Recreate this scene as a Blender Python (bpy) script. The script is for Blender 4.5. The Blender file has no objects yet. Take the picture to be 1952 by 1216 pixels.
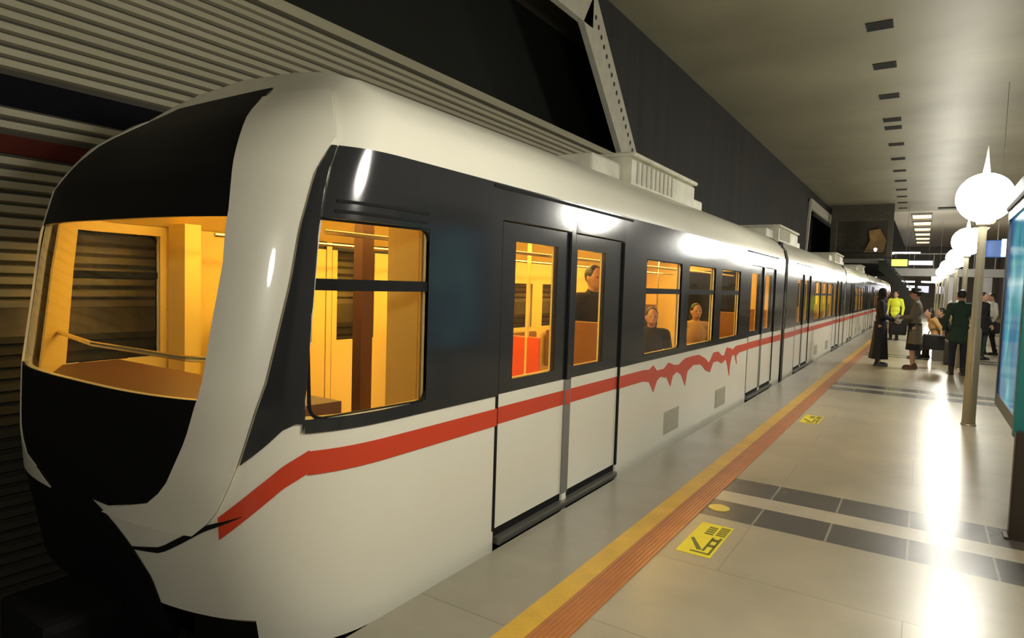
import bpy, bmesh, math, random
from mathutils import Vector, Matrix, Euler
random.seed(7)
SC = bpy.context.scene
COL = SC.collection
PI = math.pi

# ------------------------------------------------------------------ camera
H = 1.6
cam = bpy.data.cameras.new('camera'); camo = bpy.data.objects.new('camera', cam); COL.objects.link(camo)
cam.sensor_fit = 'HORIZONTAL'; cam.sensor_width = 36.0; cam.lens = 36.0*1200/1952; cam.clip_start = .02; cam.clip_end = 300
RX = Vector((0.8357592, 0.54816685, 0.03193218))      # image right in world axes
RD = Vector((0.05777078, -0.02995067, -0.9978805))    # image down
RF = Vector((-0.54604862, 0.83583256, -0.05669957))   # view direction
m = Matrix((RX, -RD, -RF)).transposed().to_4x4(); m.translation = Vector((0, 0, H))
camo.matrix_world = m
SC.camera = camo
# ------------------------------------------------------------------ world, view
w = bpy.data.worlds.new('world'); SC.world = w; w.use_nodes = True
w.node_tree.nodes['Background'].inputs[0].default_value = (.8, .75, .6, 1)
w.node_tree.nodes['Background'].inputs[1].default_value = .02
SC.view_settings.view_transform = 'Standard'; SC.view_settings.look = 'None'
SC.view_settings.gamma = 1; SC.view_settings.use_curve_mapping = False
SC.view_settings.exposure = 0.22
SC.cycles.use_denoising = True
SC.cycles.max_bounces = 8; SC.cycles.transparent_max_bounces = 16; SC.cycles.sample_clamp_indirect = 6
GLOBE = 66.0      # platform globe lamps
STRIP = 21.0       # strip lights inside the train

# ------------------------------------------------------------------ materials
def rgb(c): return (c[0], c[1], c[2], 1)
def mat(name, c, rough=.6, metal=0, spec=.5, noise=0, nscale=6, bump=0, bscale=40, coat=0, stretch=None, emit=None, es=0):
    mm = bpy.data.materials.new(name); mm.use_nodes = True
    nt = mm.node_tree; b = nt.nodes['Principled BSDF']
    b.inputs['Base Color'].default_value = rgb(c); b.inputs['Roughness'].default_value = rough
    b.inputs['Metallic'].default_value = metal; b.inputs['Specular IOR Level'].default_value = spec
    b.inputs['Coat Weight'].default_value = coat
    if emit: b.inputs['Emission Color'].default_value = rgb(emit); b.inputs['Emission Strength'].default_value = es
    tc = nt.nodes.new('ShaderNodeTexCoord'); mp = nt.nodes.new('ShaderNodeMapping')
    nt.links.new(tc.outputs['Object'], mp.inputs[0])
    if stretch: mp.inputs['Scale'].default_value = stretch
    if noise:
        n = nt.nodes.new('ShaderNodeTexNoise'); n.inputs['Scale'].default_value = nscale; n.inputs['Detail'].default_value = 5
        nt.links.new(mp.outputs[0], n.inputs['Vector'])
        r = nt.nodes.new('ShaderNodeValToRGB')
        r.color_ramp.elements[0].position = .3; r.color_ramp.elements[1].position = .7
        r.color_ramp.elements[0].color = rgb([max(0, x*(1-noise)) for x in c]); r.color_ramp.elements[1].color = rgb([min(1, x*(1+noise)) for x in c])
        nt.links.new(n.outputs['Fac'], r.inputs[0]); nt.links.new(r.outputs[0], b.inputs['Base Color'])
    if bump:
        n2 = nt.nodes.new('ShaderNodeTexNoise'); n2.inputs['Scale'].default_value = bscale
        nt.links.new(mp.outputs[0], n2.inputs['Vector'])
        bp = nt.nodes.new('ShaderNodeBump'); bp.inputs['Strength'].default_value = bump; bp.inputs['Distance'].default_value = .02
        nt.links.new(n2.outputs['Fac'], bp.inputs['Height']); nt.links.new(bp.outputs[0], b.inputs['Normal'])
    return mm
def emis(name, c, s):
    return mat(name, (.8*c[0], .8*c[1], .8*c[2]), .5, emit=c, es=s)
def glass_mat(name, tint):
    mm = bpy.data.materials.new(name); mm.use_nodes = True; nt = mm.node_tree
    nt.nodes.remove(nt.nodes['Principled BSDF']); out = nt.nodes['Material Output']
    t = nt.nodes.new('ShaderNodeBsdfTransparent'); t.inputs[0].default_value = rgb(tint)
    g = nt.nodes.new('ShaderNodeBsdfGlossy'); g.inputs['Roughness'].default_value = .08
    f = nt.nodes.new('ShaderNodeFresnel'); f.inputs[0].default_value = 1.5
    # the same mirror strength on both sides of the sheet
    ge = nt.nodes.new('ShaderNodeNewGeometry'); mr = nt.nodes.new('ShaderNodeMapRange')
    mr.inputs['To Min'].default_value = 1.5; mr.inputs['To Max'].default_value = 1/1.5
    nt.links.new(ge.outputs['Backfacing'], mr.inputs['Value']); nt.links.new(mr.outputs[0], f.inputs[0])
    mx = nt.nodes.new('ShaderNodeMixShader')
    nt.links.new(f.outputs[0], mx.inputs[0]); nt.links.new(t.outputs[0], mx.inputs[1]); nt.links.new(g.outputs[0], mx.inputs[2])
    nt.links.new(mx.outputs[0], out.inputs[0]); return mm
def tile_mat(name, c1, c2, line, bw, rh, rough, lw=.004, bump=.05, off=.5):
    mm = mat(name, c1, rough, noise=0, bump=0); nt = mm.node_tree; b = nt.nodes['Principled BSDF']
    tc = [n for n in nt.nodes if n.type == 'TEX_COORD'][0]
    br = nt.nodes.new('ShaderNodeTexBrick'); br.inputs['Scale'].default_value = 1
    br.inputs['Brick Width'].default_value = bw; br.inputs['Row Height'].default_value = rh
    br.inputs['Mortar Size'].default_value = lw; br.inputs['Mortar Smooth'].default_value = .3; br.offset = off
    nt.links.new(tc.outputs['Object'], br.inputs['Vector'])
    br.inputs['Color1'].default_value = rgb(c1); br.inputs['Color2'].default_value = rgb(c2); br.inputs['Mortar'].default_value = rgb(line)
    n = nt.nodes.new('ShaderNodeTexNoise'); n.inputs['Scale'].default_value = 1.3; n.inputs['Detail'].default_value = 6; n.inputs['Roughness'].default_value = .6
    nt.links.new(tc.outputs['Object'], n.inputs['Vector'])
    mr = nt.nodes.new('ShaderNodeMapRange'); mr.inputs['From Min'].default_value = .3; mr.inputs['From Max'].default_value = .7
    mr.inputs['To Min'].default_value = .82; mr.inputs['To Max'].default_value = 1.12
    nt.links.new(n.outputs['Fac'], mr.inputs['Value'])
    mx = nt.nodes.new('ShaderNodeMix'); mx.data_type = 'RGBA'; mx.blend_type = 'MULTIPLY'; mx.inputs['Factor'].default_value = 1
    nt.links.new(br.outputs['Color'], mx.inputs[6]); nt.links.new(mr.outputs[0], mx.inputs[7]); nt.links.new(mx.outputs[2], b.inputs['Base Color'])
    n2 = nt.nodes.new('ShaderNodeTexNoise'); n2.inputs['Scale'].default_value = 3.5
    nt.links.new(tc.outputs['Object'], n2.inputs['Vector'])
    bp = nt.nodes.new('ShaderNodeBump'); bp.inputs['Strength'].default_value = bump; bp.inputs['Distance'].default_value = .02
    nt.links.new(n2.outputs['Fac'], bp.inputs['Height']); nt.links.new(bp.outputs[0], b.inputs['Normal'])
    return mm

M = {}
M['floor'] = tile_mat('polished_stone_tile', (.40, .36, .26), (.37, .335, .245), (.27, .24, .175), 1.8, .9, .29, bump=.02)
M['edge'] = tile_mat('edge_stone', (.34, .31, .23), (.32, .29, .215), (.20, .18, .13), 1.2, 2.4, .32, off=0)
M['floor_dark'] = tile_mat('dark_floor_tile', (.095, .09, .082), (.105, .1, .09), (.3, .28, .24), .45, 100, .26, lw=.008, off=0)
M['floor_light'] = mat('light_band_tile', (.46, .42, .33), .28, noise=.08)
M['yellow_tact'] = mat('yellow_band_paint', (.72, .43, .04), .35, noise=.12, nscale=4, bump=.1)
M['orange_tact'] = mat('terracotta_rubber', (.46, .17, .05), .33, noise=.12, nscale=4)
M['concrete'] = mat('track_concrete', (.08, .075, .065), .9, noise=.3, nscale=3, bump=.3)
M['ballast_steel'] = mat('rail_steel', (.35, .33, .3), .3, metal=1)
M['rib'] = mat('ribbed_cladding', (.35, .32, .22), .55, noise=.1, nscale=1.5, stretch=(1, .2, 4))
M['rib_dark'] = mat('cladding_groove_and_shade', (.05, .045, .03), .8)  # grooves, and the train's shade painted onto the lowest ribs
M['black_panel'] = mat('black_panel', (.005, .005, .008), .9, spec=.1)
M['red_panel'] = mat('dark_red_panel', (.07, .009, .004), .8, spec=.2)
M['dark_wall'] = mat('dark_upper_wall', (.026, .024, .021), .8, noise=.3, nscale=1.2, stretch=(1, 1.5, .15))
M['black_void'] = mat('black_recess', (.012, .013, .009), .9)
M['strut'] = mat('painted_steel_frame', (.55, .53, .43), .55, noise=.08)
M['bolt'] = mat('dark_bolt', (.06, .055, .05), .5, metal=.6)
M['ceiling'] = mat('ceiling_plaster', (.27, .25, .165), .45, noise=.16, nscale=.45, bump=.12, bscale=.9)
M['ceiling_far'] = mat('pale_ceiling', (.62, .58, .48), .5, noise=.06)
M['vent'] = mat('vent_black', (.012, .01, .008), .7)
M['white'] = mat('train_white_paint', (.80, .77, .64), .3, noise=.03, nscale=1.2, coat=.25)
M['white2'] = mat('roof_unit_paint', (.62, .60, .48), .5, noise=.15, nscale=4)
M['slot'] = mat('grille_slats', (.46, .43, .33), .6)
M['bandm'] = mat('dark_glossy_band', (.022, .023, .024), .13, spec=.6, bump=.012, bscale=5)
M['mask'] = mat('black_nose_mask', (.006, .006, .007), .55, spec=.15)
M['red'] = mat('red_stripe', (.62, .055, .018), .35)
M['seal'] = mat('grey_door_seal', (.20, .19, .17), .55)
M['rubber'] = mat('black_rubber', (.008, .008, .008), .7, spec=.15)
M['sill'] = mat('metal_sill', (.25, .24, .21), .4, metal=.7)
M['glass'] = glass_mat('train_window_glass', (.93, .9, .82))
M['lining'] = mat('cream_lining', (.82, .60, .17), .5)
M['lining_dark'] = mat('brown_trim', (.12, .05, .02), .5)
M['tfloor'] = mat('train_floor', (.16, .11, .06), .5, noise=.2)
M['strip'] = emis('train_strip_light', (1, .68, .17), STRIP)
M['chrome'] = mat('chrome', (.7, .66, .55), .2, metal=1)
M['seat'] = mat('seat_plastic', (.26, .12, .03), .45)
M['screen_red'] = mat('red_draught_screen', (.78, .10, .02), .4)
M['globe'] = emis('opal_globe', (1, .965, .85), GLOBE)
M['pole'] = mat('lamp_pole_paint', (.30, .27, .19), .35, metal=.3)
M['pole_tip'] = mat('white_finial', (.75, .73, .62), .4)
M['sticker'] = mat('yellow_sticker', (.78, .68, .03), .4, noise=.06)
M['ink'] = mat('sticker_ink', (.13, .13, .015), .5)
M['stud'] = mat('yellow_floor_disc', (.72, .56, .1), .35)
M['teal'] = mat('teal_frame', (.015, .16, .15), .35)
M['brown_post'] = mat('dark_bronze_post', (.05, .038, .026), .4, metal=.4)
M['frame_dark'] = mat('dark_aluminium', (.05, .055, .06), .35, metal=.6)
M['pillar'] = mat('grey_pillar', (.36, .34, .34), .45, noise=.05)
M['beam'] = mat('grey_beam', (.30, .29, .27), .5)
M['beam_dark'] = mat('dark_gallery', (.07, .06, .04), .7, noise=.2)
M['brown_board'] = mat('brown_board', (.35, .2, .06), .5, noise=.3, nscale=2)
M['warm_panel'] = emis('warm_ceiling_light', (1, .74, .38), 2.0)
M['tube'] = emis('fluorescent_tube', (1, .98, .92), 9)
M['sign_green'] = emis('lit_green_sign', (.70, .95, .12), 1.3)
M['sign_white'] = emis('lit_white_sign', (.8, .8, .95), .9)
M['sign_cyan'] = emis('lit_cyan_sign', (.55, .95, 1), 3.0)
M['sign_blue'] = emis('lit_blue_sign', (.02, .06, .2), .35)
M['bulb'] = emis('small_bulb', (1, .95, .8), 8)
M['skin'] = mat('skin', (.45, .25, .16), .55)
M['hair'] = mat('dark_hair', (.012, .009, .007), .5)
M['black_cloth'] = mat('black_cloth', (.008, .008, .011), .85)
M['navy'] = mat('navy_cloth', (.012, .014, .03), .85)
M['coat_brown'] = mat('grey_brown_coat', (.13, .11, .075), .9, noise=.15, nscale=30)
M['coat_green'] = mat('dark_green_coat', (.015, .04, .025), .85)
M['hivis'] = mat('hi_vis_yellow', (.75, .85, .05), .6, emit=None)
M['white_cloth'] = mat('white_shirt', (.62, .62, .56), .8)
M['pink_cloth'] = mat('pink_jumper', (.35, .16, .12), .8)
M['tan_cloth'] = mat('tan_jacket', (.45, .27, .10), .8)
M['boot'] = mat('brown_boot', (.09, .035, .015), .5)
M['shoe'] = mat('black_shoe', (.008, .008, .008), .4)
M['paper'] = mat('white_paper', (.8, .8, .75), .6)
M['bagm'] = mat('black_bag', (.012, .01, .01), .6)
M['case'] = mat('dark_suitcase', (.03, .03, .025), .6)
M['case_red'] = mat('dark_red_bag', (.16, .015, .02), .6)
M['bench'] = mat('bench_metal', (.25, .25, .24), .4, metal=.6)
M['eye'] = mat('eye_dark', (.01, .01, .01), .3)
M['hatch'] = mat('pale_band_panel', (.16, .14, .10), .6, noise=.5, nscale=3)
# backlit poster: a blue and teal picture with a pale streak
def poster_mat():
    mm = bpy.data.materials.new('backlit_poster'); mm.use_nodes = True; nt = mm.node_tree; b = nt.nodes['Principled BSDF']
    tc = nt.nodes.new('ShaderNodeTexCoord'); n = nt.nodes.new('ShaderNodeTexNoise'); n.inputs['Scale'].default_value = 1.6; n.inputs['Detail'].default_value = 3
    mp = nt.nodes.new('ShaderNodeMapping'); mp.inputs['Scale'].default_value = (1, 1.2, .7); mp.inputs['Location'].default_value = (3, .3, .2)
    nt.links.new(tc.outputs['Object'], mp.inputs[0]); nt.links.new(mp.outputs[0], n.inputs['Vector'])
    r = nt.nodes.new('ShaderNodeValToRGB'); e = r.color_ramp.elements
    e[0].position = .35; e[0].color = (.01, .05, .16, 1); e[1].position = .75; e[1].color = (.35, .6, .75, 1)
    x = e.new(.5); x.color = (.03, .16, .3, 1); x = e.new(.6); x.color = (.04, .3, .36, 1)
    nt.links.new(n.outputs['Fac'], r.inputs[0]); nt.links.new(r.outputs[0], b.inputs['Base Color']); nt.links.new(r.outputs[0], b.inputs['Emission Color'])
    b.inputs['Emission Strength'].default_value = .75; b.inputs['Roughness'].default_value = .12
    return mm
M['poster'] = poster_mat()

# ------------------------------------------------------------------ helpers
def new_obj(name, bm, m, parent=None, smooth=False):
    me = bpy.data.meshes.new(name); bmesh.ops.recalc_face_normals(bm, faces=bm.faces[:]); bm.to_mesh(me); bm.free()
    if m is not None:
        for x in (m if isinstance(m, (list, tuple)) else [m]): me.materials.append(x)
    if smooth:
        for p in me.polygons: p.use_smooth = True
    o = bpy.data.objects.new(name, me); COL.objects.link(o)
    if parent: o.parent = parent
    return o
def smooth_angle(o, deg=35):
    for p in o.data.polygons: p.use_smooth = True
    try: o.data.set_sharp_from_angle(angle=math.radians(deg))
    except Exception: pass
    return o
def tag(o, label, cat, group=None, kind=None):
    o['label'] = label; o['category'] = cat
    if group: o['group'] = group
    if kind: o['kind'] = kind
    return o
def struct(name, bm, m, parent=None, label=None):
    o = new_obj(name, bm, m, parent)
    if not parent: o['kind'] = 'structure'
    if label: o['label'] = label
    return o
def empty(name, loc, rz=0):
    o = bpy.data.objects.new(name, None); COL.objects.link(o); o.location = loc; o.rotation_euler = (0, 0, rz); return o
def copy_tree(o, parent=None):
    c = o.copy(); COL.objects.link(c)
    if parent: c.parent = parent
    for ch in list(o.children): copy_tree(ch, c)
    return c
def box(bm, x0, x1, y0, y1, z0, z1, mi=0):
    vs = [bm.verts.new((x, y, z)) for x in (x0, x1) for y in (y0, y1) for z in (z0, z1)]
    for f in ((0, 1, 3, 2), (4, 6, 7, 5), (0, 4, 5, 1), (2, 3, 7, 6), (0, 2, 6, 4), (1, 5, 7, 3)):
        fc = bm.faces.new([vs[i] for i in f]); fc.material_index = mi
    return vs
def bx(*a):
    bm = bmesh.new(); box(bm, *a); return bm
def bevel_box(x0, x1, y0, y1, z0, z1, r, seg=3):
    bm = bx(x0, x1, y0, y1, z0, z1); bmesh.ops.bevel(bm, geom=bm.edges[:], offset=r, segments=seg, affect='EDGES', profile=.6); return bm
def basis(d):
    d = Vector(d).normalized(); a = Vector((0, 0, 1)) if abs(d.z) < .9 else Vector((1, 0, 0))
    u = d.cross(a).normalized(); return u, d.cross(u).normalized(), d
def tube(bm, pts, rad, n=10, caps=True, mi=0):
    if not isinstance(rad, (list, tuple)): rad = [rad]*len(pts)
    pts = [Vector(p) for p in pts]; rings = []
    for i, p in enumerate(pts):
        d = (pts[min(i+1, len(pts)-1)]-pts[max(i-1, 0)])
        u, v, _ = basis(d)
        rings.append([bm.verts.new(p+rad[i]*(math.cos(2*PI*k/n)*u+math.sin(2*PI*k/n)*v)) for k in range(n)])
    for a, b in zip(rings, rings[1:]):
        for k in range(n):
            f = bm.faces.new((a[k], a[(k+1) % n], b[(k+1) % n], b[k])); f.material_index = mi
    if caps:
        bm.faces.new(rings[0][::-1]).material_index = mi; bm.faces.new(rings[-1]).material_index = mi
def lathe(bm, prof, c=(0, 0, 0), n=24, sx=1, sy=1, mi=0):
    rings = []
    for r, z in prof:
        rings.append([bm.verts.new((c[0]+max(r, .0005)*sx*math.cos(2*PI*k/n), c[1]+max(r, .0005)*sy*math.sin(2*PI*k/n), c[2]+z)) for k in range(n)])
    for a, b in zip(rings, rings[1:]):
        for k in range(n):
            f = bm.faces.new((a[k], a[(k+1) % n], b[(k+1) % n], b[k])); f.material_index = mi
    bm.faces.new(rings[0][::-1]).material_index = mi; bm.faces.new(rings[-1]).material_index = mi
def ell(bm, c, r, n=14, rot=None):
    mt = Matrix.Translation(Vector(c))
    if rot is not None: mt = mt @ rot.to_4x4()
    mt = mt @ Matrix.Diagonal((r[0], r[1], r[2], 1))
    bmesh.ops.create_uvsphere(bm, u_segments=n, v_segments=max(6, n*2//3), radius=1, matrix=mt)
def cap(bm, a, b, ra, rb=None, n=10):
    if rb is None: rb = ra
    a = Vector(a); b = Vector(b); d = b-a
    if d.length < 1e-5: return ell(bm, a, (ra,)*3)
    u, v, dn = basis(d); rings = []; 
    prof = [(ra*math.cos(t), -ra*math.sin(t)) for t in (1.45, 1.0, .5, 0)]+[(rb*math.cos(t), d.length+rb*math.sin(t)) for t in (0, .5, 1.0, 1.45)]
    for r, h in prof:
        rings.append([bm.verts.new(a+dn*h+r*(math.cos(2*PI*k/n)*u+math.sin(2*PI*k/n)*v)) for k in range(n)])
    for p, q in zip(rings, rings[1:]):
        for k in range(n): bm.faces.new((p[k], p[(k+1) % n], q[(k+1) % n], q[k]))
    bm.faces.new(rings[0][::-1]); bm.faces.new(rings[-1])
def prism(bm, pts, axis, a, b, mi=0):
    """extrude a polygon (2-D points in the plane across axis) from a to b"""
    def mk(p, t):
        return {'x': (t, p[0], p[1]), 'y': (p[0], t, p[1]), 'z': (p[0], p[1], t)}[axis]
    A = [bm.verts.new(mk(p, a)) for p in pts]; B = [bm.verts.new(mk(p, b)) for p in pts]; n = len(pts)
    bm.faces.new(A[::-1]).material_index = mi; bm.faces.new(B).material_index = mi
    for i in range(n): bm.faces.new((A[i], A[(i+1) % n], B[(i+1) % n], B[i])).material_index = mi

# ------------------------------------------------------------------ the hall
Y0, Y1 = -5.0, 80.0
EX = -2.07          # platform edge
CZ = 6.79           # ceiling height
WX = -5.1           # far wall across the track
# platform floor, cut into strips for the dark cross bands
bm = bmesh.new()
def fstrip(x0, x1, ya, yb, mi):
    f = bm.faces.new([bm.verts.new(p) for p in ((x0, ya, 0), (x1, ya, 0), (x1, yb, 0), (x0, yb, 0))]); f.material_index = mi
cuts = [Y0]; kinds = []
for k in range(-1, 11):
    yc = 4.98+7.25*k
    if yc-.55 < Y0 or yc+.55 > Y1: continue
    kinds += [0, 1, 2, 1]; cuts += [yc-.52, yc-.13, yc+.12, yc+.52]
cuts.append(Y1); kinds.append(0)
for a, b, k in zip(cuts, cuts[1:], kinds): fstrip(-1.262, 6.0, a, b, k)
fstrip(EX+.0, -1.548, Y0, Y1, 3); fstrip(-1.548, -1.262, Y0, Y1, 3)
me_sides = [((EX, Y0, 0), (EX, Y1, 0), (EX, Y1, -.22), (EX, Y0, -.22)), ((EX, Y0, -.22), (EX, Y1, -.22), (EX-.0+.35, Y1, -.22), (EX+.35, Y0, -.22)),
            ((EX+.35, Y0, -.22), (EX+.35, Y1, -.22), (EX+.35, Y1, -1.1), (EX+.35, Y0, -1.1))]
for q in me_sides: bm.faces.new([bm.verts.new(p) for p in q]).material_index = 3
fl = struct('floor', bm, [M['floor'], M['floor_dark'], M['floor_light'], M['edge']], label='pale polished stone platform floor with dark cross bands')
# sunk track bed below the platform
struct('floor', bx(WX-.2, EX+.35, Y0, Y1, -1.25, -1.1), M['concrete'], label='dark concrete track bed under the train')
# tactile paving along the edge
tp = empty('tactile_paving', (-1.405, 2, 0)); tag(tp, 'long yellow and terracotta tactile safety strip along the platform edge', 'safety strip')
def rel(bm, o): bmesh.ops.translate(bm, verts=bm.verts[:], vec=-Vector(o.location)); return bm
new_obj('yellow_band', rel(bx(-1.548, -1.425, Y0, Y1, -.01, .004), tp), M['yellow_tact'], tp)
bm = bmesh.new(); box(bm, -1.425, -1.262, Y0, Y1, -.01, .003)
for i in range(7):
    x = -1.415+i*.0235; prism(bm, [(x, .002), (x+.003, .0075), (x+.012, .0075), (x+.015, .002)], 'y', Y0, Y1)
new_obj('ribbed_band', rel(bm, tp), M['orange_tact'], tp)
# rails
for x in (-4.05, -2.85):
    bm = bmesh.new(); prism(bm, [(x-.07, -1.1), (x+.07, -1.1), (x+.07, -1.08), (x+.01, -1.06), (x+.01, -.99), (x+.035, -.98), (x+.035, -.95), (x-.035, -.95), (x-.035, -.98), (x-.01, -.99), (x-.01, -1.06), (x-.07, -1.08)], 'y', Y0, Y1)
    tag(new_obj('rail', bm, M['ballast_steel']), 'steel running rail, the one '+('farther from' if x < -3.5 else 'nearer to')+' the platform', 'rail', 'rails under the train')
# left wall: ribbed lower cladding up to the slanted frame, dark above and beyond
YR = 12.0
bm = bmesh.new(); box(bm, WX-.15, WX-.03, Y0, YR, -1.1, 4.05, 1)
def band_at(z):
    if 2.66 < z+.035 < 2.86: return 2
    if 2.35 < z+.035 < 2.47: return 3
    if 1.12 < z+.035 < 1.34: return 4
    return 0
z = -1.05; i = 0
while z < 4.0:
    b_ = band_at(z)
    if b_ == 0: prism(bm, [(WX-.03, z), (WX+.005, z+.01), (WX+.005, z+.055), (WX-.03, z+.062)], 'y', Y0, YR, 0 if z > 1.1 else 1)  # low ribs coloured dark in place of the train's shadow
    z += .075; i += 1
    if i % 2 == 0: z += .008
box(bm, WX-.03, WX-.02, Y0, YR, 2.66, 2.86, 2); box(bm, WX-.03, WX-.012, Y0, YR, 2.35, 2.47, 3); box(bm, WX-.03, WX+.0, Y0, YR, 1.12, 1.34, 4)
box(bm, WX-.05, WX+.03, Y0, YR-.6, 4.02, 4.12, 0)
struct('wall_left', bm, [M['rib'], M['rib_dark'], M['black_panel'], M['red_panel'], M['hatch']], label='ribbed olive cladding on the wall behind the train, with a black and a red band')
bm = bmesh.new()
box(bm, WX-.15, WX-.02, YR, 34.4, -1.1, CZ)                # dark wall between the two openings
box(bm, WX-.15, WX-.02, Y0, YR, 6.45, CZ)
prism(bm, [(9.95, 6.5), (YR+.01, 6.5), (YR+.01, 4.1), (11.8, 4.3)], 'x', WX-.15, WX-.021)
box(bm, WX-.15, WX-.02, 34.4, Y1, -1.1, 3.6); box(bm, WX-.15, WX-.02, 34.4, Y1, 6.3, CZ); box(bm, WX-.15, WX-.02, 46.5, Y1, 3.6, 6.3)
struct('wall_left', bm, M['dark_wall'], label='dark upper wall panels above the train')
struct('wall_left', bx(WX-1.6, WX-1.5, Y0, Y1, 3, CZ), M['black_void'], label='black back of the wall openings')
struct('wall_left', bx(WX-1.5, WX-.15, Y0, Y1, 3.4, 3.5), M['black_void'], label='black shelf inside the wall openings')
# painted steel frame round the openings
bm = bmesh.new()
prism(bm, [(9.62, 6.02), (9.95, 6.55), (10.12, 6.55), (12.15, 4.28), (12.0, 4.1), (11.45, 4.1)], 'x', WX-.05, WX+.06)
box(bm, WX-.05, WX+.06, Y0, 9.97, 6.02, 6.55)
fr = struct('trim_1', bm, M['strut'], label='pale steel frame of the big black wall opening')
bm = bmesh.new()
for i in range(16):
    t = (i+.5)/16; y = 10.0+t*1.95; zz = 6.3-t*2.05
    ell(bm, (WX+.065, y, zz), (.012, .035, .045), 8)
new_obj('bolt_row', bm, M['bolt'], fr)
bm = bmesh.new()
box(bm, WX-.05, WX+.06, 35.0, 47, 5.85, 6.35)
prism(bm, [(34.9, 6.2), (35.15, 6.2), (34.45, 3.5), (34.2, 3.5)], 'x', WX-.05, WX+.06)
struct('trim_2', bm, M['strut'], label='pale steel frame of the far wall opening')
# ceiling
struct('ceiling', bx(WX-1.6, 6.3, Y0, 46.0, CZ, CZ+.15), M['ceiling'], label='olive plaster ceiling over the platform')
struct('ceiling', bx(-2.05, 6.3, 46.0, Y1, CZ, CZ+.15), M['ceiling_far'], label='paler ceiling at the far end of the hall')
struct('wall_right', bx(6.0, 6.15, Y0, Y1, -.05, CZ), M['pillar'])
struct('wall_back', bx(WX-1.6, 6.2, Y1, Y1+.2, -1.2, CZ), M['beam'])
struct('wall_front', bx(WX-1.6, 6.2, Y0-.2, Y0, -1.2, CZ), M['dark_wall'])

# ceiling vents
ORD = ['nearest', 'second', 'third', 'fourth', 'fifth', 'sixth', 'seventh', 'eighth', 'ninth', 'tenth', 'eleventh', 'twelfth', 'thirteenth', 'fourteenth']
vy = [14.2, 16.7, 19.3, 21.9, 22.95, 25.5, 28.2, 30.9, 33.6, 36.4, 38.95, 41.5, 44.1]
xs = [-1.03, -1.06, -1.08, -1.11, -1.12, -1.12, -1.15, -1.18, -1.22, -1.26, -1.3, -1.34, -1.38]
v0 = None
for i, (y, x) in enumerate(zip(vy, xs)):
    if v0 is None:
        v0 = empty('ceiling_vent', (x, y, CZ)); bm = bmesh.new()
        box(bm, -.23, .23, -.21, -.19, -.02, 0); box(bm, -.23, .23, .19, .21, -.02, 0); box(bm, -.23, -.21, -.19, .19, -.02, 0); box(bm, .21, .23, -.19, .19, -.02, 0)
        new_obj('frame', bm, M['vent'], v0)
        bm = bmesh.new(); box(bm, -.21, .21, -.19, .19, -.006, 0)
        for k in range(9): prism(bm, [(-.18+k*.042, -.006), (-.165+k*.042, -.006), (-.155+k*.042, -.018), (-.17+k*.042, -.018)], 'x', -.21, .21)
        new_obj('louvre', bm, M['vent'], v0); v = v0
    else: v = copy_tree(v0); v.location = (x, y, CZ)
    tag(v, 'black rectangular vent in the ceiling, %s in the row running away from the camera' % ORD[i], 'ceiling vent', 'vents in a row along the ceiling')

# ------------------------------------------------------------------ globe lamps
def make_lamp():
    r = empty('globe_lamp', (0, 0, 0)); R_ = .30; GZ = 2.84
    bm = bmesh.new(); lathe(bm, [(.085, 0), (.085, .01), (.075, .02), (.072, .06), (.068, 1.2), (.05, 1.24), (.045, GZ-R_+.01)], n=20)
    smooth_angle(new_obj('pole', bm, M['pole'], r))
    bm = bmesh.new(); bmesh.ops.create_uvsphere(bm, u_segments=32, v_segments=20, radius=R_, matrix=Matrix.Translation((0, 0, GZ)))
    new_obj('globe', bm, M['globe'], r, True)
    bm = bmesh.new(); lathe(bm, [(.05, GZ-R_-.05), (.07, GZ-R_-.03), (.075, GZ-R_+.02), (.05, GZ-R_+.03)], n=20); new_obj('collar', bm, M['pole_tip'], r, True)
    bm = bmesh.new(); lathe(bm, [(.04, GZ+R_-.01), (.035, GZ+R_+.04), (.02, GZ+R_+.15), (.006, GZ+R_+.32), (.001, GZ+R_+.34)], n=14); new_obj('finial', bm, M['pole_tip'], r, True)
    return r
lamp0 = make_lamp()
lampspots = [(.55, 9.75), (.72, 17.2), (.78, 24.3), (.74, 31.5), (.70, 38.75), (.66, 46.0), (.62, 53.2), (.55, 2.5), (.5, -4.6)]  # last spot: unseen lamp behind the camera, added to brighten the train
for i, (x, y) in enumerate(lampspots):
    l = lamp0 if i == 0 else copy_tree(lamp0)
    l.location = (x, y, 0)
    nm = ['large glowing globe lamp on an olive pole, the closest one in view',
          'second glowing globe lamp along the platform, its pole just left of the closest one', 'third glowing globe lamp in the row, behind the waiting people',
          'fourth glowing globe lamp in the row along the platform', 'fifth glowing globe lamp far down the platform', 'sixth glowing globe lamp far down the platform',
          'farthest glowing globe lamp at the end of the row', 'glowing globe lamp just outside the picture to the right', 'unseen globe lamp behind the camera, added to brighten the train'][i]
    tag(l, nm, 'lamp', 'globe lamps along the platform')

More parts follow.
